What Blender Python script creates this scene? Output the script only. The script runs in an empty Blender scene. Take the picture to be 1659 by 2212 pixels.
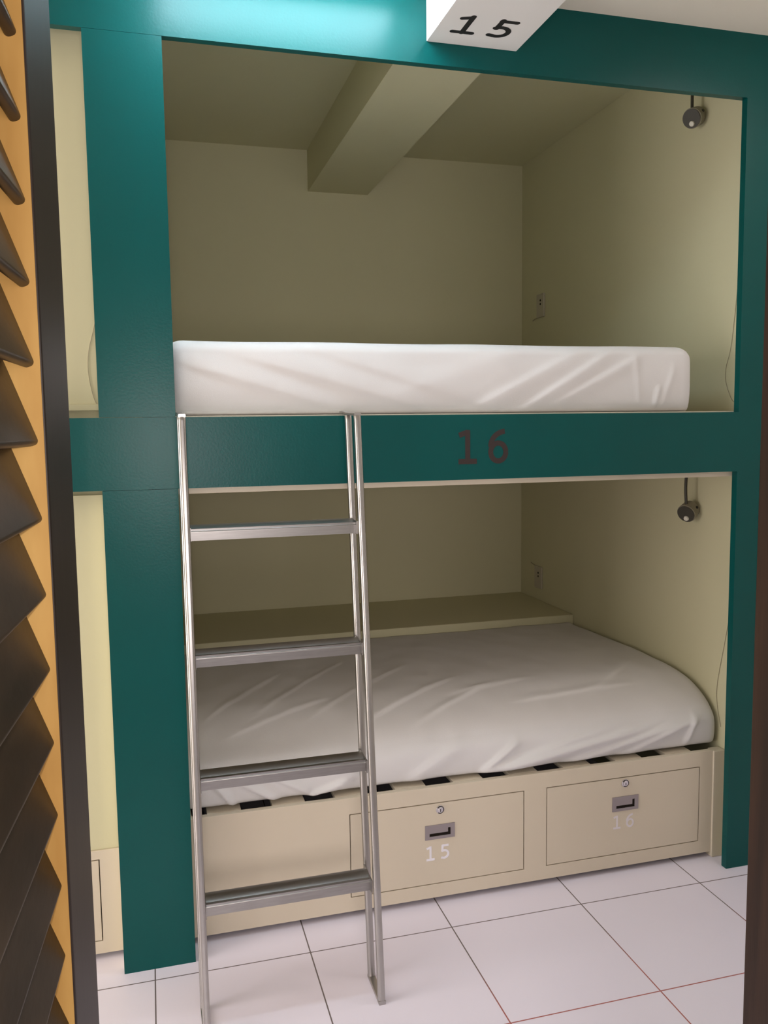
import bpy, bmesh, math, random
from mathutils import Vector, Matrix, noise
random.seed(7)
S = bpy.context.scene
C = S.collection

# ------------------------------------------------------------------ camera
cam = bpy.data.cameras.new('camera')
cam.sensor_fit = 'VERTICAL'
cam.sensor_height = 36.0
cam.lens = 36.0 * 1833.6 / 2212.0
cam.clip_start = 0.02
cam_o = bpy.data.objects.new('camera', cam)
C.objects.link(cam_o)
CAM = Vector((0.1122, -2.1636, 1.3907))
R = Matrix(((0.96363, 0.03910, -0.26436), (-0.26691, 0.09189, -0.95933), (-0.01322, 0.99500, 0.09898)))
cam_o.matrix_world = Matrix.Translation(CAM) @ R.to_4x4()
S.camera = cam_o

# ------------------------------------------------------------------ world, lights, exposure
W = bpy.data.worlds.new('world'); S.world = W; W.use_nodes = True
W.node_tree.nodes['Background'].inputs[0].default_value = (1.0, 0.93, 0.86, 1)
W.node_tree.nodes['Background'].inputs[1].default_value = 0.20
S.view_settings.view_transform = 'Standard'
S.view_settings.look = 'None'
S.view_settings.gamma = 1.0
S.view_settings.exposure = 0.30

def light(name, kind, loc, energy, color, size, target=None, size_y=None, spread=None):
    l = bpy.data.lights.new(name, kind); l.energy = energy; l.color = color
    if kind == 'AREA':
        l.size = size
        if size_y: l.shape = 'RECTANGLE'; l.size_y = size_y
        if spread: l.spread = spread
    else:
        l.shadow_soft_size = size
    o = bpy.data.objects.new(name, l); C.objects.link(o); o.location = loc
    if target is not None:
        o.rotation_euler = (Vector(target) - Vector(loc)).to_track_quat('-Z', 'Y').to_euler()
    return o

TUBE_W = 21.0          # strength of the ceiling lamp above the ladder
FILL_W = 6.5         # strength of the added fill panel further along the aisle
# small lamp beside the lens (the phone's flash)
light('phone_flash', 'POINT', tuple(CAM + Vector((-0.014, -0.004, 0.004))), 5.5, (1.0, 0.93, 0.84), 0.004)
# added fill light behind the photographer, shining through the doorway
light('lobby_fill', 'AREA', (0.12, -3.3, 1.27), 17.0, (1.0, 0.90, 0.90), 0.6, (0.6, -0.2, 0.8), 0.6)
# daylight entering from the open left end of the aisle
light('aisle_daylight', 'AREA', (-2.40, -0.70, 1.15), 40.0, (1.0, 0.92, 0.88), 1.2, (1.8, -0.45, 0.9), 1.9)

# ------------------------------------------------------------------ materials
def mat(name, col, rough=0.5, metal=0.0, spec=0.5, noise_amt=0.0, noise_scale=8.0, bump=0.0, bump_scale=200.0,
        coat=0.0, emit=None, estr=0.0, stretch=(1, 1, 1), col2=None):
    m = bpy.data.materials.new(name); m.use_nodes = True
    nt = m.node_tree; b = nt.nodes['Principled BSDF']
    b.inputs['Base Color'].default_value = (*col, 1)
    b.inputs['Roughness'].default_value = rough
    b.inputs['Metallic'].default_value = metal
    b.inputs['Specular IOR Level'].default_value = spec
    b.inputs['Coat Weight'].default_value = coat
    if emit:
        b.inputs['Emission Color'].default_value = (*emit, 1)
        b.inputs['Emission Strength'].default_value = estr
    tc = nt.nodes.new('ShaderNodeTexCoord'); mp = nt.nodes.new('ShaderNodeMapping')
    nt.links.new(tc.outputs['Object'], mp.inputs['Vector']); mp.inputs['Scale'].default_value = stretch
    if noise_amt > 0 or col2:
        n = nt.nodes.new('ShaderNodeTexNoise'); n.inputs['Scale'].default_value = noise_scale
        n.inputs['Detail'].default_value = 5
        nt.links.new(mp.outputs[0], n.inputs['Vector'])
        r = nt.nodes.new('ShaderNodeValToRGB')
        c2 = col2 if col2 else tuple(c * (1 - noise_amt) for c in col)
        r.color_ramp.elements[0].color = (*c2, 1); r.color_ramp.elements[0].position = 0.32
        r.color_ramp.elements[1].color = (*col, 1); r.color_ramp.elements[1].position = 0.68
        nt.links.new(n.outputs['Fac'], r.inputs['Fac']); nt.links.new(r.outputs[0], b.inputs['Base Color'])
    if bump > 0:
        n2 = nt.nodes.new('ShaderNodeTexNoise'); n2.inputs['Scale'].default_value = bump_scale
        nt.links.new(mp.outputs[0], n2.inputs['Vector'])
        bp = nt.nodes.new('ShaderNodeBump'); bp.inputs['Strength'].default_value = bump
        bp.inputs['Distance'].default_value = 0.002
        nt.links.new(n2.outputs['Fac'], bp.inputs['Height']); nt.links.new(bp.outputs[0], b.inputs['Normal'])
    return m

M = {}
M['teal'] = mat('teal_paint', (0.0, 0.082, 0.078), 0.31, spec=0.24, noise_amt=0.10, noise_scale=3, bump=0.10, bump_scale=160)
M['wall'] = mat('cream_plaster', (0.66, 0.63, 0.42), 0.75, spec=0.2, noise_amt=0.03, noise_scale=2, bump=0.08, bump_scale=60)
M['ceil'] = mat('ceiling_paint', (0.84, 0.80, 0.70), 0.85, spec=0.1)
M['white'] = mat('white_paint', (0.80, 0.79, 0.77), 0.6, spec=0.3)
M['aisle'] = mat('aisle_wall_paint', (0.86, 0.82, 0.78), 0.8, spec=0.2)
M['panel'] = mat('cream_board', (0.70, 0.62, 0.49), 0.42, spec=0.35, noise_amt=0.03, noise_scale=3)
M['gap'] = mat('gap_shade', (0.02, 0.015, 0.012), 0.9, spec=0.1)  # near-black colour standing in for shade inside gaps, holes and recesses
M['steel'] = mat('brushed_steel', (0.38, 0.365, 0.35), 0.34, metal=1.0, noise_amt=0.12, noise_scale=30, stretch=(0.6, 8, 8))
M['steel2'] = mat('tube_steel', (0.46, 0.44, 0.42), 0.30, metal=1.0, noise_amt=0.08, noise_scale=22)
M['nickel'] = mat('lock_nickel', (0.72, 0.70, 0.72), 0.25, metal=1.0)
M['greyplate'] = mat('grey_metal_plate', (0.36, 0.32, 0.33), 0.45, metal=0.55)
M['sheet'] = mat('white_cotton', (0.74, 0.73, 0.73), 0.9, spec=0.1, bump=0.12, bump_scale=500)
M['lampgrey'] = mat('lamp_grey', (0.26, 0.235, 0.17), 0.45)
M['lampdark'] = mat('lamp_dark_face', (0.045, 0.040, 0.028), 0.45)
M['lens'] = mat('lamp_lens', (0.75, 0.72, 0.62), 0.3)
M['outlet'] = mat('outlet_plastic', (0.50, 0.46, 0.36), 0.4)
M['black'] = mat('black_paint', (0.012, 0.010, 0.010), 0.5)
M['maroon'] = mat('faded_maroon_paint', (0.040, 0.027, 0.025), 0.6, spec=0.3)
M['whitenum'] = mat('white_number_paint', (0.86, 0.84, 0.90), 0.6)
M['palenum'] = mat('pale_number_paint', (0.78, 0.73, 0.76), 0.6)
M['cord'] = mat('beige_cord', (0.42, 0.37, 0.25), 0.6)
M['honey'] = mat('honey_wood', (0.58, 0.35, 0.11), 0.6, spec=0.2, col2=(0.32, 0.15, 0.03), noise_scale=11, stretch=(1.5, 1.5, 0.4), bump=0.1, bump_scale=70)
M['darkwood'] = mat('dark_stained_wood', (0.030, 0.017, 0.012), 0.45, spec=0.25, col2=(0.020, 0.012, 0.008), noise_scale=9, stretch=(1, 1, 0.12), bump=0.06, bump_scale=60)
M['louver'] = mat('louver_wood', (0.050, 0.029, 0.015), 0.40, spec=0.3, col2=(0.022, 0.012, 0.006), noise_scale=9, stretch=(3, 1.2, 3), bump=0.08, bump_scale=60)
M['jamb'] = mat('brown_jamb_wood', (0.036, 0.016, 0.009), 0.5, spec=0.2, col2=(0.018, 0.008, 0.0045), noise_scale=16, stretch=(4, 4, 0.35), bump=0.1, bump_scale=60)
M['tubeglow'] = mat('fluorescent_tube', (1, 1, 1), 0.5, emit=(0.72, 0.88, 1.0), estr=TUBE_W)
M['fillglow'] = mat('fill_panel_glow', (1, 1, 1), 0.5, emit=(1.0, 0.91, 0.86), estr=FILL_W)

def tile_material():
    m = bpy.data.materials.new('floor_tiles'); m.use_nodes = True
    nt = m.node_tree; b = nt.nodes['Principled BSDF']
    tc = nt.nodes.new('ShaderNodeTexCoord')
    sep = nt.nodes.new('ShaderNodeSeparateXYZ'); nt.links.new(tc.outputs['Object'], sep.inputs[0])
    def line(out, off, w):
        a = nt.nodes.new('ShaderNodeMath'); a.operation = 'SUBTRACT'; nt.links.new(out, a.inputs[0]); a.inputs[1].default_value = off
        d = nt.nodes.new('ShaderNodeMath'); d.operation = 'DIVIDE'; nt.links.new(a.outputs[0], d.inputs[0]); d.inputs[1].default_value = 0.4
        f = nt.nodes.new('ShaderNodeMath'); f.operation = 'FRACT'; nt.links.new(d.outputs[0], f.inputs[0])
        s = nt.nodes.new('ShaderNodeMath'); s.operation = 'SUBTRACT'; nt.links.new(f.outputs[0], s.inputs[0]); s.inputs[1].default_value = 0.5
        ab = nt.nodes.new('ShaderNodeMath'); ab.operation = 'ABSOLUTE'; nt.links.new(s.outputs[0], ab.inputs[0])
        g = nt.nodes.new('ShaderNodeMath'); g.operation = 'GREATER_THAN'; nt.links.new(ab.outputs[0], g.inputs[0]); g.inputs[1].default_value = 0.5 - w / 0.8
        return g.outputs[0]
    gx = line(sep.outputs[0], 0.076, 0.0034); gy = line(sep.outputs[1], -0.0469, 0.0034)
    mx = nt.nodes.new('ShaderNodeMath'); mx.operation = 'MAXIMUM'; nt.links.new(gx, mx.inputs[0]); nt.links.new(gy, mx.inputs[1])
    # grout: grey by the beds, stained reddish further out
    n = nt.nodes.new('ShaderNodeTexNoise'); n.inputs['Scale'].default_value = 1.3; nt.links.new(tc.outputs['Object'], n.inputs['Vector'])
    mr = nt.nodes.new('ShaderNodeMapRange'); nt.links.new(sep.outputs[1], mr.inputs[0])
    mr.inputs[1].default_value = -0.10; mr.inputs[2].default_value = -0.40; mr.inputs[3].default_value = -0.15; mr.inputs[4].default_value = 0.75
    ad = nt.nodes.new('ShaderNodeMath'); ad.operation = 'ADD'; nt.links.new(mr.outputs[0], ad.inputs[0]); 
    mul = nt.nodes.new('ShaderNodeMapRange'); nt.links.new(sep.outputs[0], mul.inputs[0])
    mul.inputs[1].default_value = 0.35; mul.inputs[2].default_value = 1.0; mul.inputs[3].default_value = -0.75; mul.inputs[4].default_value = 0.1
    nt.links.new(mul.outputs[0], ad.inputs[1])
    gr = nt.nodes.new('ShaderNodeValToRGB'); nt.links.new(ad.outputs[0], gr.inputs[0])
    gr.color_ramp.elements[0].color = (0.16, 0.13, 0.13, 1); gr.color_ramp.elements[0].position = 0.15
    gr.color_ramp.elements[1].color = (0.42, 0.13, 0.12, 1); gr.color_ramp.elements[1].position = 0.7
    n2 = nt.nodes.new('ShaderNodeTexNoise'); n2.inputs['Scale'].default_value = 3.0; n2.inputs['Detail'].default_value = 4
    nt.links.new(tc.outputs['Object'], n2.inputs['Vector'])
    tr = nt.nodes.new('ShaderNodeValToRGB'); nt.links.new(n2.outputs['Fac'], tr.inputs[0])
    tr.color_ramp.elements[0].color = (0.84, 0.79, 0.90, 1); tr.color_ramp.elements[1].color = (0.88, 0.83, 0.94, 1)
    mix = nt.nodes.new('ShaderNodeMix'); mix.data_type = 'RGBA'
    nt.links.new(mx.outputs[0], mix.inputs[0]); nt.links.new(tr.outputs[0], mix.inputs[6]); nt.links.new(gr.outputs[0], mix.inputs[7])
    nt.links.new(mix.outputs[2], b.inputs['Base Color'])
    b.inputs['Roughness'].default_value = 0.32; b.inputs['Specular IOR Level'].default_value = 0.4
    bp = nt.nodes.new('ShaderNodeBump'); bp.inputs['Strength'].default_value = 0.6; bp.inputs['Distance'].default_value = 0.001; bp.invert = True
    nt.links.new(mx.outputs[0], bp.inputs['Height']); nt.links.new(bp.outputs[0], b.inputs['Normal'])
    return m
M['tiles'] = tile_material()

# ------------------------------------------------------------------ mesh helpers
def add_box(bm, x0, x1, y0, y1, z0, z1, bev=0.0, seg=2, mtx=None):
    t = bmesh.new()
    bmesh.ops.create_cube(t, size=1)
    for v in t.verts:
        v.co = Vector(((x0 + x1) / 2 + v.co.x * (x1 - x0), (y0 + y1) / 2 + v.co.y * (y1 - y0), (z0 + z1) / 2 + v.co.z * (z1 - z0)))
    if bev > 0:
        bmesh.ops.bevel(t, geom=t.edges[:], offset=bev, segments=seg, affect='EDGES', profile=0.5)
    if mtx is not None: bmesh.ops.transform(t, matrix=mtx, verts=t.verts)
    me = bpy.data.meshes.new('tmp'); t.to_mesh(me); t.free(); bm.from_mesh(me); bpy.data.meshes.remove(me)

def add_cyl(bm, p0, p1, r0, r1=None, seg=24, bev=0.0):
    p0 = Vector(p0); p1 = Vector(p1); d = p1 - p0
    t = bmesh.new()
    bmesh.ops.create_cone(t, cap_ends=True, segments=seg, radius1=r0, radius2=r0 if r1 is None else r1, depth=d.length)
    if bev > 0:
        ed = [e for e in t.edges if abs(e.verts[0].co.z - e.verts[1].co.z) < 1e-6]
        bmesh.ops.bevel(t, geom=ed, offset=bev, segments=3, affect='EDGES')
    mtx = Matrix.Translation((p0 + p1) / 2) @ d.to_track_quat('Z', 'Y').to_matrix().to_4x4()
    bmesh.ops.transform(t, matrix=mtx, verts=t.verts)
    me = bpy.data.meshes.new('tmp'); t.to_mesh(me); t.free(); bm.from_mesh(me); bpy.data.meshes.remove(me)

def add_path(bm, pts, prof):
    """sweep a closed 2-D profile (list of (a,b)) along pts"""
    pts = [Vector(p) for p in pts]; rings = []
    up = Vector((1, 0, 0))
    for i, p in enumerate(pts):
        d = (pts[min(i + 1, len(pts) - 1)] - pts[max(i - 1, 0)]).normalized()
        u = (up - d * up.dot(d))
        if u.length < 1e-4: u = Vector((0, 1, 0)) - d * d.y
        u.normalize(); v = d.cross(u)
        rings.append([bm.verts.new(p + u * a + v * b) for a, b in prof])
    n = len(prof)
    for r0, r1 in zip(rings, rings[1:]):
        for k in range(n): bm.faces.new((r0[k], r0[(k + 1) % n], r1[(k + 1) % n], r1[k]))
    bm.faces.new(rings[0][::-1]); bm.faces.new(rings[-1])

def circ(r, n=12): return [(r * math.cos(2 * math.pi * k / n), r * math.sin(2 * math.pi * k / n)) for k in range(n)]
def rrect(a, b, r, n=4):
    out = []
    for sx, sy, t0 in ((1, 1, 0), (-1, 1, 90), (-1, -1, 180), (1, -1, 270)):
        for k in range(n + 1):
            t = math.radians(t0 + 90 * k / n); out.append((sx * (a - r) + r * math.cos(t), sy * (b - r) + r * math.sin(t)))
    return out

def obj(name, bm, m, parent=None, smooth=False, label=None):
    bmesh.ops.recalc_face_normals(bm, faces=bm.faces[:])
    me = bpy.data.meshes.new(name); bm.to_mesh(me); bm.free()
    me.materials.append(m)
    if smooth:
        for p in me.polygons: p.use_smooth = True
        try: me.set_sharp_from_angle(angle=math.radians(40))
        except Exception: pass
    o = bpy.data.objects.new(name, me); C.objects.link(o)
    if smooth:
        wn = o.modifiers.new('weighted_normals', 'WEIGHTED_NORMAL'); wn.keep_sharp = True; wn.weight = 100
    if parent is not None:
        o.parent = parent
        ml = parent
        off = Vector((0, 0, 0))
        while ml is not None: off += ml.location; ml = ml.parent
        me.transform(Matrix.Translation(-off))
    if label: o['label'] = label
    return o

def boxobj(name, b, m, parent=None, bev=0.0, label=None):
    bm = bmesh.new(); add_box(bm, *b, bev=bev); return obj(name, bm, m, parent, smooth=bev > 0, label=label)

def struct(name, bm, m, smooth=False):
    o = obj(name, bm, m, None, smooth); o['kind'] = 'structure'; return o

def thing(name, label, cat, loc=(0, 0, 0), group=None):
    o = bpy.data.objects.new(name, None); C.objects.link(o); o.location = loc
    o.empty_display_size = 0.1
    o['label'] = label; o['category'] = cat
    if group: o['group'] = group
    return o

# ------------------------------------------------------------------ key dimensions (fitted)
PR = 0.1794; RL = 1.805; ZT = 2.3172; ZRT = 1.4229; ZRB = 1.2465; ZF = 2.4928
TH = 0.0227; YB = 0.080; BY = 1.625; RW = 1.850; ZC = 2.600; Z1 = 0.3537; Z0 = 0.0177
LX = -2.45; XE = 2.15; FY = -1.40

# ------------------------------------------------------------------ setting
bm = bmesh.new(); add_box(bm, LX - 0.1, XE + 0.1, -4.2, BY + 0.1, -0.08, 0.0); struct('floor', bm, M['tiles'])
bm = bmesh.new(); add_box(bm, LX, XE, FY - 0.12, 0.0, ZF, ZF + 0.10); struct('ceiling', bm, M['ceil'])
bm = bmesh.new(); add_box(bm, 0.15, RW + 0.1, TH, BY + 0.1, ZC, ZC + 0.08); struct('ceiling_niche', bm, M['wall'])
bm = bmesh.new(); add_box(bm, 0.10, RW + 0.1, BY, BY + 0.1, 0, ZC); struct('wall_back', bm, M['wall'])
bm = bmesh.new(); add_box(bm, RW, RW + 0.1, TH, BY, 0, ZC); struct('wall_right', bm, M['wall'])
bm = bmesh.new(); add_box(bm, 0.10, 0.155, TH, BY, 0, ZC); struct('wall_left', bm, M['wall'])
bm = bmesh.new(); add_box(bm, XE, XE + 0.1, FY - 0.12, 0.1, 0, ZF + 0.1); struct('wall_aisle_right', bm, M['aisle'])
DX0, DX1, DZ = -0.010, 0.769, 2.16
bm = bmesh.new()
add_box(bm, LX, DX0 - 0.035, FY - 0.12, FY, 0, ZF)
add_box(bm, DX1 + 0.035, XE, FY - 0.12, FY, 0, ZF)
add_box(bm, DX0 - 0.035, DX1 + 0.035, FY - 0.12, FY, DZ + 0.035, ZF)
struct('wall_front', bm, M['aisle'])
# door lining (jambs and head)
bm = bmesh.new()
add_box(bm, DX1, DX1 + 0.035, FY - 0.135, FY + 0.015 + 0.025, 0, DZ, 0.003)
struct('trim_1', bm, M['jamb'], True)
bm = bmesh.new()
add_box(bm, DX0 - 0.035, DX0, FY - 0.12, FY + 0.01, 0, DZ, 0.003)
add_box(bm, DX0 - 0.035, DX1 + 0.035, FY - 0.12, FY + 0.01, DZ, DZ + 0.035, 0.003)
struct('trim_2', bm, M['darkwood'], True)
# low ledge behind the lower mattress
bm = bmesh.new(); add_box(bm, 0.155, RW, 1.087, BY, 0, 0.579, 0.006); struct('trim_3', bm, M['wall'], True)

# ceiling beam crossing the aisle and the upper berth, number on its underside
bm = bmesh.new()
add_box(bm, 0.837, 1.086, FY, -0.0005, 2.371, ZF, 0.002)
beam = struct('trim_4', bm, M['white'], True)
bm = bmesh.new()
add_box(bm, 0.829, 1.098, TH + 0.0005, BY, 2.425, ZC)
struct('trim_5', bm, M['wall'])

# ------------------------------------------------------------------ painted numerals
def stroke(bm, pts, w, to3, th, rnd=False):
    """flat ribbon of width w along 2-D pts, extruded by th"""
    P = [Vector((p[0], p[1])) for p in pts]; L = []; Rr = []
    for i, p in enumerate(P):
        d0 = (P[i] - P[i - 1]).normalized() if i > 0 else None
        d1 = (P[i + 1] - P[i]).normalized() if i < len(P) - 1 else None
        if d0 is None: d0 = d1
        if d1 is None: d1 = d0
        d = (d0 + d1)
        d = d.normalized() if d.length > 1e-5 else d0
        n = Vector((-d.y, d.x)); k = 1 / max(0.5, n.dot(Vector((-d0.y, d0.x))))
        L.append(p + n * w / 2 * k); Rr.append(p - n * w / 2 * k)
    poly = [(L, Rr)]
    for h0, h1 in ((0, th),):
        a = [[bm.verts.new(to3(q, h)) for q in side] for side in (L, Rr) for h in (h0, h1)]
        l0, l1, r0, r1 = a
        for i in range(len(P) - 1):
            bm.faces.new((l1[i], l1[i + 1], r1[i + 1], r1[i]))
            bm.faces.new((l0[i], r0[i], r0[i + 1], l0[i + 1]))
            bm.faces.new((l0[i], l0[i + 1], l1[i + 1], l1[i])); bm.faces.new((r0[i], r1[i], r1[i + 1], r0[i + 1]))
        bm.faces.new((l0[0], l1[0], r1[0], r0[0])); bm.faces.new((l0[-1], r0[-1], r1[-1], l1[-1]))
    if rnd:
        for c in (P[0], P[-1]):
            top = [bm.verts.new(to3(c + Vector((math.cos(t), math.sin(t))) * w / 2, th * 1.02)) for t in [2 * math.pi * k / 16 for k in range(16)]]
            bot = [bm.verts.new(to3(c + Vector((math.cos(t), math.sin(t))) * w / 2, 0)) for t in [2 * math.pi * k / 16 for k in range(16)]]
            bm.faces.new(top)
            for k in range(16): bm.faces.new((bot[k], bot[(k + 1) % 16], top[(k + 1) % 16], top[k]))

def arc(cx, cy, rx, ry, t0, t1, n=18):
    return [(cx + rx * math.cos(math.radians(t0 + (t1 - t0) * k / n)), cy + ry * math.sin(math.radians(t0 + (t1 - t0) * k / n))) for k in range(n + 1)]

GL = {  # unit-height glyphs, width about 0.62
    '1': [[(0.06, 0.84), (0.16, 0.875), (0.335, 0.935)], [(0.33, 0.995), (0.33, 0.03)], [(0.04, 0.06), (0.62, 0.06)]],
    '5': [[(0.58, 0.935), (0.13, 0.935)], [(0.15, 0.985), (0.13, 0.50)],
          [(0.09, 0.525)] + arc(0.27, 0.325, 0.28, 0.265, 122, -115, 22) + [(0.05, 0.10)]],
    '6': [arc(0.60, 0.50, 0.50, 0.445, 95, 182, 14), arc(0.345, 0.325, 0.245, 0.27, 0, 360, 30)],
}
def number(name, text, orig, ex, ey, nrm, h, adv, w, m, parent, rnd=False, label=None):
    o = Vector(orig); ex = Vector(ex); ey = Vector(ey); nrm = Vector(nrm)
    for i, ch in enumerate(text):
        bm = bmesh.new()
        for j, s in enumerate(GL[ch]):
            f = lambda q, t, i=i, j=j: o + ex * (q.x * h + i * adv) + ey * (q.y * h) + nrm * (t + (0.00012 * j if t > 0 else 0))
            stroke(bm, s, w, f, 0.0006, rnd)
        obj(name, bm, m, parent, label=(label + ch) if label else None)

number('painted_digit', '15', (0.878, -0.066, 2.371), (1, 0.0, 0), (0.0, -1, 0), (0, 0, -1), 0.088, 0.094, 0.155, M['black'], beam, True)

# ------------------------------------------------------------------ teal bunk surround
bf = thing('bunk_frame', 'teal painted built-in bunk surround with rails, posts and faded number 16', 'bunk bed frame', (0.9, 0.0, 0))
g = 0.0008
FL, FR = -2.40, 2.12
boxobj('fascia_board', (FL, FR, 0, TH, ZT, ZF), M['teal'], bf)
boxobj('upper_post', (0, PR, 0, TH, ZRT + g, ZT - g), M['teal'], bf)
boxobj('lower_post', (0, PR, 0, TH, 0, ZRB - g), M['teal'], bf)
boxobj('middle_rail', (FL, RL, 0, TH, ZRB, ZRT), M['teal'], bf)
boxobj('right_post', (RL, 1.99, 0, TH, 0, ZT), M['teal'], bf)
number('painted_digit', '16', (0.916, 0.0, 1.2905), (1, 0, 0), (0, 0, 1), (0, -1, 0), 0.091, 0.088, 0.155, M['maroon'], bf, label='faded maroon painted digit ')
boxobj('deck', (0.156, RW - 0.001, TH + 0.0005, BY - 0.001, 1.231, 1.4265), M['panel'], bf, 0.001, label='cream painted upper bed deck')

# ------------------------------------------------------------------ cream wall closing the neighbouring niche, left of the post
bm = bmesh.new(); add_box(bm, LX, 0.10, 0.085, 0.105, 1.442, ZC); add_box(bm, LX, 0.10, 0.085, 0.105, 0.302, 1.231, 0)
add_box(bm, LX, 0.10, 0.105, 0.125, 0.3025, ZC)
add_box(bm, LX, -0.0, 0.075, 0.085, 1.442, 1.458, 0.002)
struct('wall_niche', bm, M['wall'])

# ------------------------------------------------------------------ storage bed base
def drawer(parent, x0, x1, z0, z1, num, nm, hx, lock):
    d = boxobj('drawer', (x0 + 0.0026, x1 - 0.0026, YB, YB + 0.018, z0 + 0.0026, z1 - 0.0026), M['panel'], parent, 0.0008)
    # recessed pull: plate over a black slab standing in for the shaded pocket
    bm = bmesh.new(); a, b, c, e = hx
    t = 0.013
    add_box(bm, a, b, YB - 0.0025, YB, e - 0.012, e); add_box(bm, a, b, YB - 0.0025, YB, c, c + 0.009)
    add_box(bm, a, a + t, YB - 0.0025, YB, c + 0.0091, e - 0.0121); add_box(bm, b - t, b, YB - 0.0025, YB, c + 0.0091, e - 0.0121)
    add_box(bm, a + t - .001, b - t - 0.0075, YB - 0.0018, YB, c + 0.0175, e - 0.0115, 0.0008)
    obj('handle', bm, M['greyplate'], d, True)
    boxobj('handle_recess_shade', (a + t, b - t, YB - 0.0007, YB - 0.0001, c + 0.008, e - 0.012), M['gap'], d, label='black slab standing in for the shade in the pull')
    bm = bmesh.new(); lx, lz = lock
    add_cyl(bm, (lx, YB, lz), (lx, YB - 0.004, lz), 0.0125, seg=28, bev=0.001)
    add_cyl(bm, (lx, YB - 0.004, lz), (lx, YB - 0.0065, lz), 0.0085, seg=24, bev=0.001)
    lk = obj('lock', bm, M['nickel'], d, True)
    bm = bmesh.new(); add_box(bm, lx - 0.001, lx + 0.001, YB - 0.0068, YB - 0.006, lz - 0.005, lz + 0.003)
    # dark ring around the plug
    for k in range(18):
        t0 = math.radians(-120 + k * 15)
        c_ = Vector((lx + 0.0103 * math.cos(t0), YB - 0.0042, lz + 0.0103 * math.sin(t0)))
        add_box(bm, -0.0016, 0.0016, -0.0003, 0.0003, -0.001, 0.001, mtx=Matrix.Translation(c_) @ Matrix.Rotation(-t0 - math.pi / 2, 4, 'Y'))
    obj('keyhole', bm, M['gap'], lk)
    if num: number('painted_digit', num, (nm[0], YB, nm[1]), (1, 0, 0), (0, 0, 1), (0, -1, 0), nm[2], nm[3], nm[4], M[nm[5]], d)
    return d

def base(name, label, xa, xb, z1, drawers, leg=True, slats=True, group='storage bed bases'):
    t = thing(name, label, 'bed base', ((xa + xb) / 2, YB, 0), group)
    bm = bmesh.new()
    zb = drawers[0][2]; zt = drawers[0][3]
    add_box(bm, xa, xb, YB, YB + 0.018, Z0, zb, 0.0006); add_box(bm, xa, xb, YB, YB + 0.018, zt, z1, 0.0008)
    xs = [xa] + [v for d in drawers for v in (d[0], d[1])] + [xb]
    for k in range(0, len(xs), 2):
        add_box(bm, xs[k], xs[k + 1], YB, YB + 0.018, zb - 0.0005, zt + 0.0005)
    obj('front_panel', bm, M['panel'], t)
    bm = bmesh.new(); add_box(bm, xa + 0.002, xb - 0.002, YB + 0.0185, YB + 0.030, Z0 + 0.004, z1 - 0.012); obj('inner_shade_board', bm, M['gap'], t, label='dark board standing in for the shade inside the box')  # near-black board, paints the shade behind the drawer gaps
    for d in drawers: drawer(t, *d)
    if leg:
        boxobj('leg', (xb - 0.003, xb + 0.038, YB - 0.006, YB + 0.03, 0, z1 - 0.001), M['panel'], t, 0.003)
    bm = bmesh.new(); add_box(bm, xa + 0.03, xb - 0.05, YB + 0.35, YB + 0.38, 0, Z0 + 0.05); obj('plinth', bm, M['panel'], t)
    return t

b1 = base('bed_base', 'cream bed base with two numbered drawers under the lower mattress', 0.158, 1.8097, Z1, [
    (0.6175, 1.1538, 0.0588, 0.3062, '15', (0.843, 0.1335, 0.043, 0.045, 0.150, 'whitenum'), (0.841, 0.932, 0.197, 0.240), (0.887, 0.285)),
    (1.2262, 1.7603, 0.0588, 0.3062, '16', (1.452, 0.1425, 0.043, 0.045, 0.140, 'palenum'), (1.449, 1.539, 0.199, 0.245), (1.492, 0.287))])
b1['group'] = 'storage bed bases'
# slatted top: slats with dark gaps between them
sx = 0.226
k = 0
while sx < 1.80:
    bm = bmesh.new(); add_box(bm, sx, min(sx + 0.092, 1.805), YB + 0.0185, 1.02, Z1 - 0.013, Z1 + 0.0005, 0.0015)
    obj('slat', bm, M['panel'], b1, True)
    sx += 0.1775
boxobj('slat', (0.158, 0.185, YB + 0.0185, 1.02, Z1 - 0.013, Z1 + 0.0005), M['panel'], b1)
boxobj('back_rail', (0.158, 1.80, 1.02, 1.05, 0.02, Z1), M['panel'], b1)

b2 = base('bed_base', 'cream bed base of the neighbouring niche, left of the teal post', -1.27, -0.001 + 0.09, 0.3015, [
    (-0.60, -0.0535, 0.052, 0.277, None, None, (-0.40, -0.31, 0.18, 0.222), (-0.355, 0.26))], leg=False)
# strip of partition seen between the base and the post
bm = bmesh.new(); add_box(bm, 0.001, 0.1, TH + 0.001, 0.078, 0, ZRB - 0.02); struct('wall_partition', bm, M['wall'])

# ------------------------------------------------------------------ mattresses
def ridge(x, z, x0, z0, x1, z1, w, a, sharp=1.0):
    dx, dz = x1 - x0, z1 - z0; L = math.hypot(dx, dz)
    t = ((x - x0) * dx + (z - z0) * dz) / (L * L)
    d = ((x - x0) * -dz + (z - z0) * dx) / L
    if t < -0.3 or t > 1.3: return 0
    e = max(0, min(1, (t + 0.15) / 0.35)) * max(0, min(1, (1.15 - t) / 0.35))
    e = e * e * (3 - 2 * e)
    if d > 0: g_ = math.exp(-(d / w) ** 2)
    else: g_ = math.exp(-(d / (w * sharp)) ** 2)
    return a * e * g_

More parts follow.
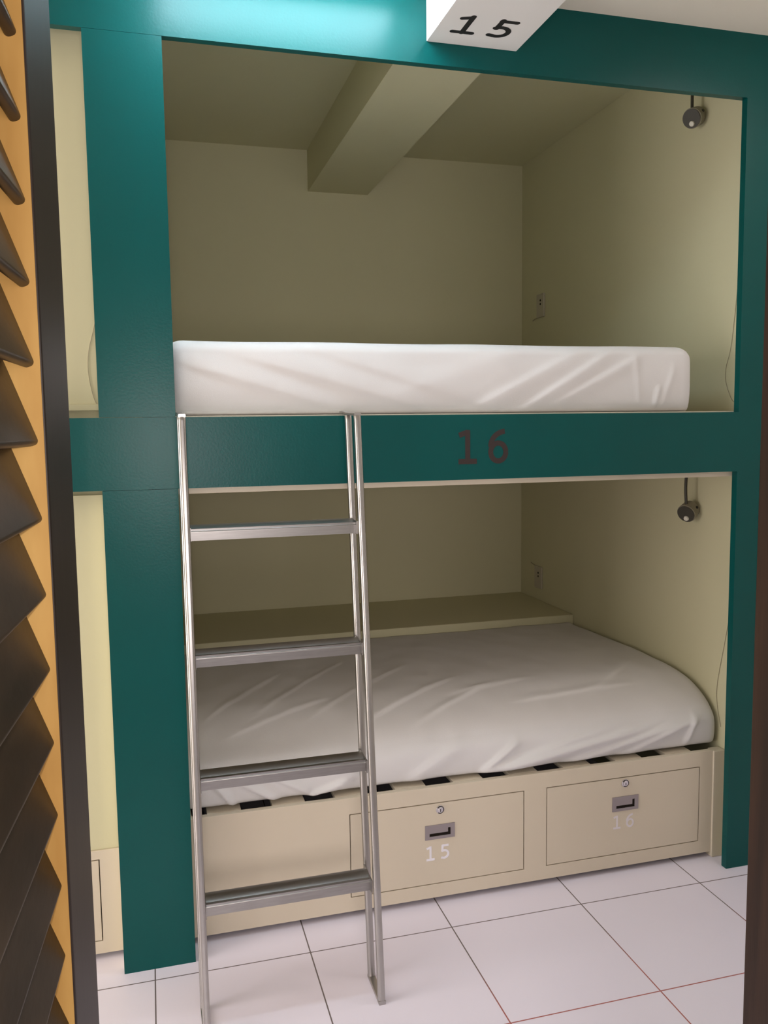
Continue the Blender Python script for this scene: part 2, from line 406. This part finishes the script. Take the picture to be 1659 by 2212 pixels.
def soft_box(name, x0, x1, y0, y1, z0, z1, rf, rt, rs, nx, ny, nz, disp, rb=0.012, parent=None):
    """box sampled on a fine grid; front/top edge rounded with radii rf (depth) and rt (height), ends with rs"""
    verts = {}; bm = bmesh.new()
    def key(i, j, k): return (i, j, k)
    def pos(i, j, k):
        x = x0 + (x1 - x0) * i / nx
        y = y0 + (y1 - y0) * (j / ny) ** 1.25
        z = z0 + (z1 - z0) * k / nz
        # round in YZ (ellipse at top front), small at bottom front, and top back
        ly, lz = y - y0, z1 - z
        if ly < rf and lz < rt:
            u, v = 1 - ly / rf, 1 - lz / rt; m = max(u, v); n = math.hypot(u, v)
            if n > 1e-6:
                s = m / n; y = y0 + rf * (1 - u * s); z = z1 - rt * (1 - v * s)
        lz = z - z0; ly = y - y0
        if ly < rb and lz < rb:
            u, v = 1 - ly / rb, 1 - lz / rb; m = max(u, v); n = math.hypot(u, v)
            if n > 1e-6:
                s = m / n; y = y0 + rb * (1 - u * s); z = z0 + rb * (1 - v * s)
        # round the ends: shrink near the end in y/z
        for e, sg in ((x0, 1), (x1, -1)):
            lx = (x - e) * sg
            if lx < rs:
                c = 1 - math.sqrt(max(0, 1 - (1 - lx / rs) ** 2))
                if z > (z0 + z1) / 2: z -= c * rs * 0.55 * min(1, (z - (z0 + z1) / 2) / (0.35 * (z1 - z0)))
                if y < y0 + 0.1: y += c * rs * 0.6 * (1 - (y - y0) / 0.1)
        return Vector((x, y, z))
    def V(i, j, k):
        kk = key(i, j, k)
        if kk not in verts:
            p = pos(i, j, k); verts[kk] = bm.verts.new(p + disp(p))
        return verts[kk]
    for i in range(nx):
        for j in range(ny):
            bm.faces.new((V(i, j, nz), V(i + 1, j, nz), V(i + 1, j + 1, nz), V(i, j + 1, nz)))
            bm.faces.new((V(i, j, 0), V(i, j + 1, 0), V(i + 1, j + 1, 0), V(i + 1, j, 0)))
        for k_ in range(nz):
            bm.faces.new((V(i, 0, k_), V(i + 1, 0, k_), V(i + 1, 0, k_ + 1), V(i, 0, k_ + 1)))
            bm.faces.new((V(i, ny, k_), V(i, ny, k_ + 1), V(i + 1, ny, k_ + 1), V(i + 1, ny, k_)))
    for j in range(ny):
        for k_ in range(nz):
            bm.faces.new((V(0, j, k_), V(0, j, k_ + 1), V(0, j + 1, k_ + 1), V(0, j + 1, k_)))
            bm.faces.new((V(nx, j, k_), V(nx, j + 1, k_), V(nx, j + 1, k_ + 1), V(nx, j, k_ + 1)))
    return bm

UP = [(0.20, 1.56, 0.60, 1.44, 0.030, 0.0045, 0.35), (0.36, 1.575, 0.86, 1.435, 0.040, 0.005, 0.3), (0.52, 1.60, 1.00, 1.455, 0.034, 0.0035, 0.4),
      (1.30, 1.60, 0.98, 1.44, 0.030, 0.005, 0.4), (1.40, 1.60, 1.12, 1.435, 0.026, 0.0055, 0.35), (1.50, 1.59, 1.22, 1.45, 0.022, 0.004, 0.4),
      (1.47, 1.59, 1.49, 1.45, 0.012, 0.003, 0.6), (1.60, 1.56, 1.56, 1.44, 0.014, 0.004, 0.5), (1.55, 1.50, 1.54, 1.44, 0.010, 0.006, 0.6), (1.13, 1.60, 0.74, 1.47, 0.05, 0.003, 0.5)]
def disp_up(p):
    f = 0.0
    if p.y < 0.2:
        for r_ in UP: f += ridge(p.x, p.z, *r_)
        f += 0.0022 * noise.noise(Vector((p.x * 9, p.z * 14, 1.3)))
        b = (p.z - 1.427) / 0.185
        f += 0.008 * math.sin(math.pi * max(0, min(1, b))) 
        f -= 0.006 * max(0, 1 - b * 8) * (0.5 + noise.noise(Vector((p.x * 5, 3.1, 0))))
    w = max(0, 1 - (p.y - 0.045) / 0.12)
    sag = 0.004 * noise.noise(Vector((p.x * 3, p.y * 3, 5.0)))
    return Vector((0, -f * w, sag if p.z > 1.55 else 0))
bm = soft_box('mattress', 0.170, 1.668, 0.036, 1.05, 1.428, 1.617, 0.05, 0.03, 0.035, 260, 40, 40, disp_up)
mu = obj('mattress', bm, M['sheet'], None)
for p in mu.data.polygons: p.use_smooth = True
mu['label'] = 'mattress in a white fitted sheet on the upper bunk deck'; mu['category'] = 'mattress'; mu['group'] = 'white mattresses'

LO = [(1.60, 0.455, 1.08, 0.375, 0.026, 0.012, 0.35), (1.50, 0.485, 1.03, 0.365, 0.030, 0.010, 0.3), (1.70, 0.45, 1.30, 0.365, 0.022, 0.010, 0.35),
      (1.78, 0.47, 1.50, 0.37, 0.020, 0.008, 0.4), (0.98, 0.48, 0.80, 0.37, 0.03, 0.006, 0.5), (0.62, 0.40, 0.50, 0.36, 0.02, 0.010, 0.4),
      (0.30, 0.44, 0.42, 0.362, 0.018, 0.012, 0.35), (0.24, 0.44, 0.30, 0.362, 0.014, 0.012, 0.4), (0.36, 0.46, 0.52, 0.37, 0.02, 0.010, 0.35),
      (0.50, 0.47, 0.66, 0.40, 0.022, 0.006, 0.4), (1.76, 0.48, 1.72, 0.38, 0.014, 0.008, 0.5), (1.15, 0.46, 1.03, 0.375, 0.016, 0.010, 0.4)]
TOPR = [(0.55, 0.25, 0.95, 0.62, 0.020, 0.003, 0.4), (0.40, 0.30, 0.75, 0.75, 0.018, 0.0028, 0.4), (0.25, 0.30, 0.50, 0.65, 0.018, 0.003, 0.4),
        (0.70, 0.20, 1.05, 0.42, 0.022, 0.0045, 0.35), (0.85, 0.17, 1.15, 0.34, 0.018, 0.0045, 0.4), (1.0, 0.3, 1.3, 0.36, 0.025, 0.003, 0.4),
        (1.45, 0.22, 1.75, 0.45, 0.03, 0.0035, 0.4), (1.20, 0.22, 1.60, 0.25, 0.022, 0.004, 0.4), (0.30, 0.2, 0.62, 0.36, 0.02, 0.003, 0.4)]
def disp_lo(p):
    f = 0.0; u = 0.0
    w = max(0, min(1, 1 - (p.z - 0.44) / 0.07)) if p.y < 0.35 else 0
    if w > 0:
        for r_ in LO: f += 1.35 * w * ridge(p.x, p.z, *r_)
        b = (p.z - Z1) / 0.1
        f += 0.010 * math.sin(math.pi * max(0, min(1, b * 0.8)))
        f -= 0.016 * max(0, 1 - b * 5) * (0.35 + 0.9 * abs(noise.noise(Vector((p.x * 6.0, 8.1, 0)))))
    if p.z > 0.44:
        for r_ in TOPR: u += 1.3 * ridge(p.x, p.y, *r_)
        u += 0.0035 * noise.noise(Vector((p.x * 2.5 + p.y * 2, p.y * 5 - p.x * 3, 2.0)))
        u += 0.0026 * noise.noise(Vector((p.x * 12 + p.y * 5, p.y * 9 - p.x * 8, 7.0)))
        u -= 0.012 * max(0, (p.y - 0.6) / 0.45) + 0.006 * max(0, (1.0 - p.x))
    if p.z < Z1 + 0.012: u += 0.012 * max(0, noise.noise(Vector((p.x * 7.0, 4.4, 0)))) + (0.004 if p.y < 0.3 else 0)
    return Vector((0, -f, u))
bm = soft_box('mattress', 0.165, 1.838, 0.112, 1.078, Z1 + 0.0010, 0.562, 0.30, 0.120, 0.030, 280, 110, 36, disp_lo, rb=0.02)
ml = obj('mattress', bm, M['sheet'], None)
for p in ml.data.polygons: p.use_smooth = True
ml['label'] = 'rumpled white-sheeted mattress on the lower bunk above the drawers'; ml['category'] = 'mattress'; ml['group'] = 'white mattresses'

# ------------------------------------------------------------------ ladder
ld = thing('ladder', 'stainless steel ladder with four flat rungs leaning on the teal rail', 'ladder', (0.397, -0.25, 0))
XL, XR = 0.1888, 0.6052
def ty(z): return -0.1392 - 0.1085 * (1.4229 - z)
RT = 0.0088
for X in (XL, XR):
    for off, nm in ((0, 'front_tube'), (0.0965, 'back_tube')):
        bm = bmesh.new(); zt = 1.424
        pts = [(X, ty(0.005) + off, 0.005), (X, ty(0.7) + off, 0.7), (X, ty(zt - 0.012) + off, zt - 0.012), (X, ty(zt) + off + 0.003, zt - 0.003)]
        add_path(bm, pts, rrect(RT, RT, 0.0065, 6))
        obj('side_tube', bm, M['steel2'], ld, True)
    bm = bmesh.new()
    add_path(bm, [(X, ty(0) - 0.008, 0.005), (X, ty(0) + 0.0965 + 0.008, 0.005)], rrect(RT, 0.005, 0.002))
    obj('foot_bar', bm, M['steel2'], ld, True)
    bm = bmesh.new()   # top bar that hooks over the rail
    zt = 1.4275 + 0.004
    add_path(bm, [(X, ty(1.42) - 0.006, 1.424), (X, ty(1.42) + 0.0965, 1.4275), (X, -0.004, zt), (X, 0.020, zt)], rrect(0.0085, 0.0038, 0.002))
    obj('hook', bm, M['steel2'], ld, True)
for z in (1.166, 0.871, 0.585, 0.294):
    bm = bmesh.new(); yf = ty(z) + 0.022; a = XL + RT - 0.001; b = XR - RT + 0.001
    # channel: rounded tread with front and back flanges
    prof = []
    hh = 0.0335; dp = 0.052; r = 0.008
    for k in range(6):
        t = math.radians(180 - 12 * k); prof.append((yf + 0.003 + 0.003 * math.cos(t), z - 0.0138 + 0.004 * math.sin(t)))
    for k in range(9):      # gently crowned tread, falling to the front
        f = (k + 1) / 9; prof.append((yf + 0.004 + f * 0.036, z - 0.0098 * (1 - f) ** 2.0))
    for k in range(7):
        t = math.radians(90 - 15 * k); prof.append((yf + dp - r + r * math.cos(t), z - r + r * math.sin(t)))
    prof += [(yf + dp, z - hh), (yf + dp - 0.002, z - hh), (yf + dp - 0.002, z - 0.006), (yf + 0.002, z - 0.006), (yf + 0.002, z - hh), (yf, z - hh)]
    va = [bm.verts.new((a, y, zz)) for y, zz in prof]; vb = [bm.verts.new((b, y, zz)) for y, zz in prof]
    for k in range(len(prof)): bm.faces.new((va[k], va[(k + 1) % len(prof)], vb[(k + 1) % len(prof)], vb[k]))
    for X, s in ((a, 1), (b, -1)):
        add_box(bm, min(X, X + s * 0.003), max(X, X + s * 0.003), yf - 0.014, yf + 0.068, z - hh, z - 0.002)
    obj('rung', bm, M['steel'], ld, True)

# ------------------------------------------------------------------ reading lamps on the right wall
def lamp(z, x, y, top, label, bend):
    t = thing('reading_lamp', label, 'reading lamp', (RW, y, z), 'reading lamps')
    ax = Vector((-0.80, -0.42, -0.40)).normalized()      # aims down into the berth
    c = Vector((x, y, z))
    bm = bmesh.new(); add_cyl(bm, c + ax * 0.014, c - ax * 0.026, 0.031, 0.029, 36, 0.002)
    hd = obj('lamp_head', bm, M['lampgrey'], t, True)
    bm = bmesh.new(); add_cyl(bm, c + ax * 0.0145, c + ax * 0.0165, 0.0285, seg=36); obj('lamp_face', bm, M['lampdark'], hd, True)
    u = Vector((0, 0, 1)) - ax * ax.z; u.normalize()
    bm = bmesh.new(); add_cyl(bm, c + ax * 0.016 - u * 0.015, c + ax * 0.022 - u * 0.015, 0.009, 0.0075, 20, 0.001); obj('lens', bm, M['lens'], hd, True)
    s = ax.cross(u)
    sd = s if s.y < 0 else -s
    bm = bmesh.new(); q = c - ax * 0.012 + (sd * 0.8 + u * 0.35).normalized() * 0.029
    add_cyl(bm, q, q + (sd * 0.8 + u * 0.35).normalized() * 0.003, 0.0045, seg=14); obj('screw', bm, M['black'], hd)
    n = 10; pts = []
    p0 = c + u * 0.028
    for k in range(n + 1):
        f = k / n
        pts.append(Vector((p0.x + bend * math.sin(f * math.pi * 0.9) * 0.3, p0.y, p0.z + (top - p0.z) * f)))
    last = pts[-1]
    bm = bmesh.new(); add_path(bm, [tuple(p) for p in pts], circ(0.0048, 10)); obj('neck', bm, M['lampdark'], t, True)
    bm = bmesh.new(); add_cyl(bm, (last.x, last.y, last.z), (last.x, last.y, last.z - 0.005), 0.012, seg=20, bev=0.001); obj('mount', bm, M['lampgrey'], t, True)
lamp(2.352, 1.812, 0.262, 2.5995, 'round grey reading lamp hanging beside the right wall of the upper berth', 0.0)
lamp(1.102, 1.812, 0.246, 1.2305, 'round grey reading lamp hanging beside the right wall of the lower berth', -0.012)

# ------------------------------------------------------------------ wall outlets
def outlet(y, z, label, tilt):
    t = thing('wall_outlet', label, 'wall outlet', (RW, y, z), 'wall outlets')
    boxobj('cover_plate', (RW - 0.009, RW, y - 0.036, y + 0.036, z - 0.052, z + 0.052), M['outlet'], t, 0.003)
    bm = bmesh.new()
    for k in (0.022, 0.006):
        add_cyl(bm, (RW - 0.009, y - 0.006, z + k), (RW - 0.0102, y - 0.006, z + k), 0.0048, seg=12)
    obj('socket_holes', bm, M['gap'], t)
    bm = bmesh.new(); add_path(bm, [(RW - 0.004, y + 0.036, z + tilt), (RW - 0.003, y + 0.06, z + tilt * 1.05), (RW - 0.003, y + 0.085, z + tilt * 1.15)], circ(0.0022, 8))
    obj('wire', bm, M['cord'], t)
outlet(1.414, 1.930, 'beige wall outlet above the upper mattress', -0.050)
outlet(1.423, 0.685, 'beige wall outlet above the low ledge', 0.050)

# ------------------------------------------------------------------ thin hanging cords
def cord(pts, label, r=0.0008):
    cu = []
    P = [Vector(p) for p in pts]
    for i in range(len(P) - 1):
        p0 = P[max(i - 1, 0)]; p1 = P[i]; p2 = P[i + 1]; p3 = P[min(i + 2, len(P) - 1)]
        for k in range(8):
            t = k / 8
            cu.append(0.5 * ((2 * p1) + (-p0 + p2) * t + (2 * p0 - 5 * p1 + 4 * p2 - p3) * t * t + (-p0 + 3 * p1 - 3 * p2 + p3) * t ** 3))
    cu.append(P[-1])
    bm = bmesh.new(); add_path(bm, [tuple(c) for c in cu], circ(r, 6))
    o = obj('cord', bm, M['cord'], None, True); o['label'] = label; o['category'] = 'cord'; o['group'] = 'thin hanging cords'
    return o
cord([(RW - 0.002, 0.060, 1.95), (RW - 0.002, 0.095, 1.650), (RW - 0.002, 0.121, 1.56), (RW - 0.002, 0.117, 1.511), (RW - 0.002, 0.08, 1.455), (RW - 0.002, 0.04, 1.48)], 'thin beige cord looping beside the upper mattress, at the right post')
cord([(RW - 0.002, 0.030, 1.10), (RW - 0.002, 0.062, 0.85), (RW - 0.002, 0.089, 0.711), (RW - 0.002, 0.122, 0.56), (RW - 0.002, 0.121, 0.489), (RW - 0.002, 0.10, 0.42)], 'thin beige cord down the lower berth wall, at the right post')
cord([(0.02, 0.083, 1.80), (-0.002, 0.083, 1.666), (-0.021, 0.083, 1.59), (-0.024, 0.083, 1.53), (-0.010, 0.083, 1.462), (0.015, 0.083, 1.452)], 'thin cord looping on the cream wall left of the teal post')

# ------------------------------------------------------------------ ceiling lamp and added fill panel (above the picture)
cl = thing('ceiling_light', 'fluorescent ceiling light on the aisle ceiling close to the teal fascia', 'ceiling light', (0.48, -0.16, ZF))
boxobj('housing', (0.16, 0.79, -0.235, -0.085, 2.478, ZF - 0.0005), M['white'], cl, 0.003)
boxobj('added_shield', (0.16, 0.79, -0.241, -0.236, 2.405, ZF - 0.001), M['white'], cl, 0.001)  # unseen lip added to keep the diffuser's reflection off the fascia
boxobj('diffuser', (0.18, 0.77, -0.22, -0.10, 2.446, 2.478), M['tubeglow'], cl, 0.004)
pl = thing('ceiling_light', 'added square fill panel on the aisle ceiling to the right of the beam', 'ceiling light', (1.91, -0.68, ZF))
boxobj('housing', (1.71, 2.11, -0.88, -0.48, 2.476, ZF - 0.0005), M['white'], pl, 0.003)
boxobj('diffuser', (1.73, 2.09, -0.86, -0.50, 2.468, 2.476), M['fillglow'], pl)

# ------------------------------------------------------------------ louvered door, opened towards the camera
D = Vector((0.0669243, 0.99775806, 0)); N = Vector((D.y, -D.x, 0)); P0 = Vector((0.0594, -1.52368, 0))
mdoor = Matrix.Identity(4)
# local frame: x = towards the room-side face (right), y = along the leaf (0 at hinge, negative towards the camera), z up
mdoor.col[0][:3] = N; mdoor.col[1][:3] = D; mdoor.col[2][:3] = (0, 0, 1); mdoor.col[3][:3] = P0
door = thing('door_1', 'dark louvered wooden door leaf standing open at the left edge', 'door', P0)
del door['category']; del door['label']
door['kind'] = 'structure'
def dpart(name, bm, m, smooth=True, label=None, parent=None):
    bmesh.ops.transform(bm, matrix=mdoor, verts=bm.verts)
    return obj(name, bm, m, parent or door, smooth, label)
T = 0.034; SW = 0.0928; LW = 0.62
bm = bmesh.new(); add_box(bm, -T, 0, -SW + 0.0008, 0, 0.012, 2.13, 0.0018); dpart('hinge_stile', bm, M['darkwood'])
bm = bmesh.new(); add_box(bm, -T + 0.001, -0.0012, -SW - 0.0006, -SW + 0.0006, 0.11, 2.03); dpart('stile_edge', bm, M['honey'], False, 'unstained honey wood edge facing the slats')
bm = bmesh.new(); add_box(bm, -T, 0, -LW, -LW + SW, 0.012, 2.13, 0.0018); dpart('lock_stile', bm, M['darkwood'])
bm = bmesh.new(); add_box(bm, -T, 0, -LW + SW, -SW, 2.03, 2.13, 0.0018); dpart('top_rail', bm, M['darkwood'])
bm = bmesh.new(); add_box(bm, -T, 0, -LW + SW, -SW, 0.012, 0.11, 0.0018); dpart('bottom_rail', bm, M['darkwood'])
pitch = 0.0467; ztip = 1.3834
k0 = -int((ztip - 0.13) / pitch); k1 = int((1.99 - ztip) / pitch)
for k in range(k0, k1 + 1):
    z = ztip + k * pitch
    # blade cross-section: tip low at the room face, top leaning away
    ax_ = Vector((-0.0155, 0, 0.0430)).normalized(); nn = Vector((ax_.z, 0, -ax_.x))
    hw, ht = 0.032, 0.0036
    tip = Vector((-0.0052, 0, z))
    cen = tip + ax_ * hw - nn * ht * 0.6
    prof = rrect(hw, ht, 0.0028, 4)
    bm = bmesh.new()
    va = [bm.verts.new(cen + ax_ * a + nn * b + Vector((0, -LW + SW - 0.003, 0))) for a, b in prof]
    vb = [bm.verts.new(cen + ax_ * a + nn * b + Vector((0, -SW, 0))) for a, b in prof]
    for q in range(len(prof)): bm.faces.new((va[q], va[(q + 1) % len(prof)], vb[(q + 1) % len(prof)], vb[q]))
    bm.faces.new(va[::-1]); bm.faces.new(vb)
    dpart('louver_slat', bm, M['louver'])
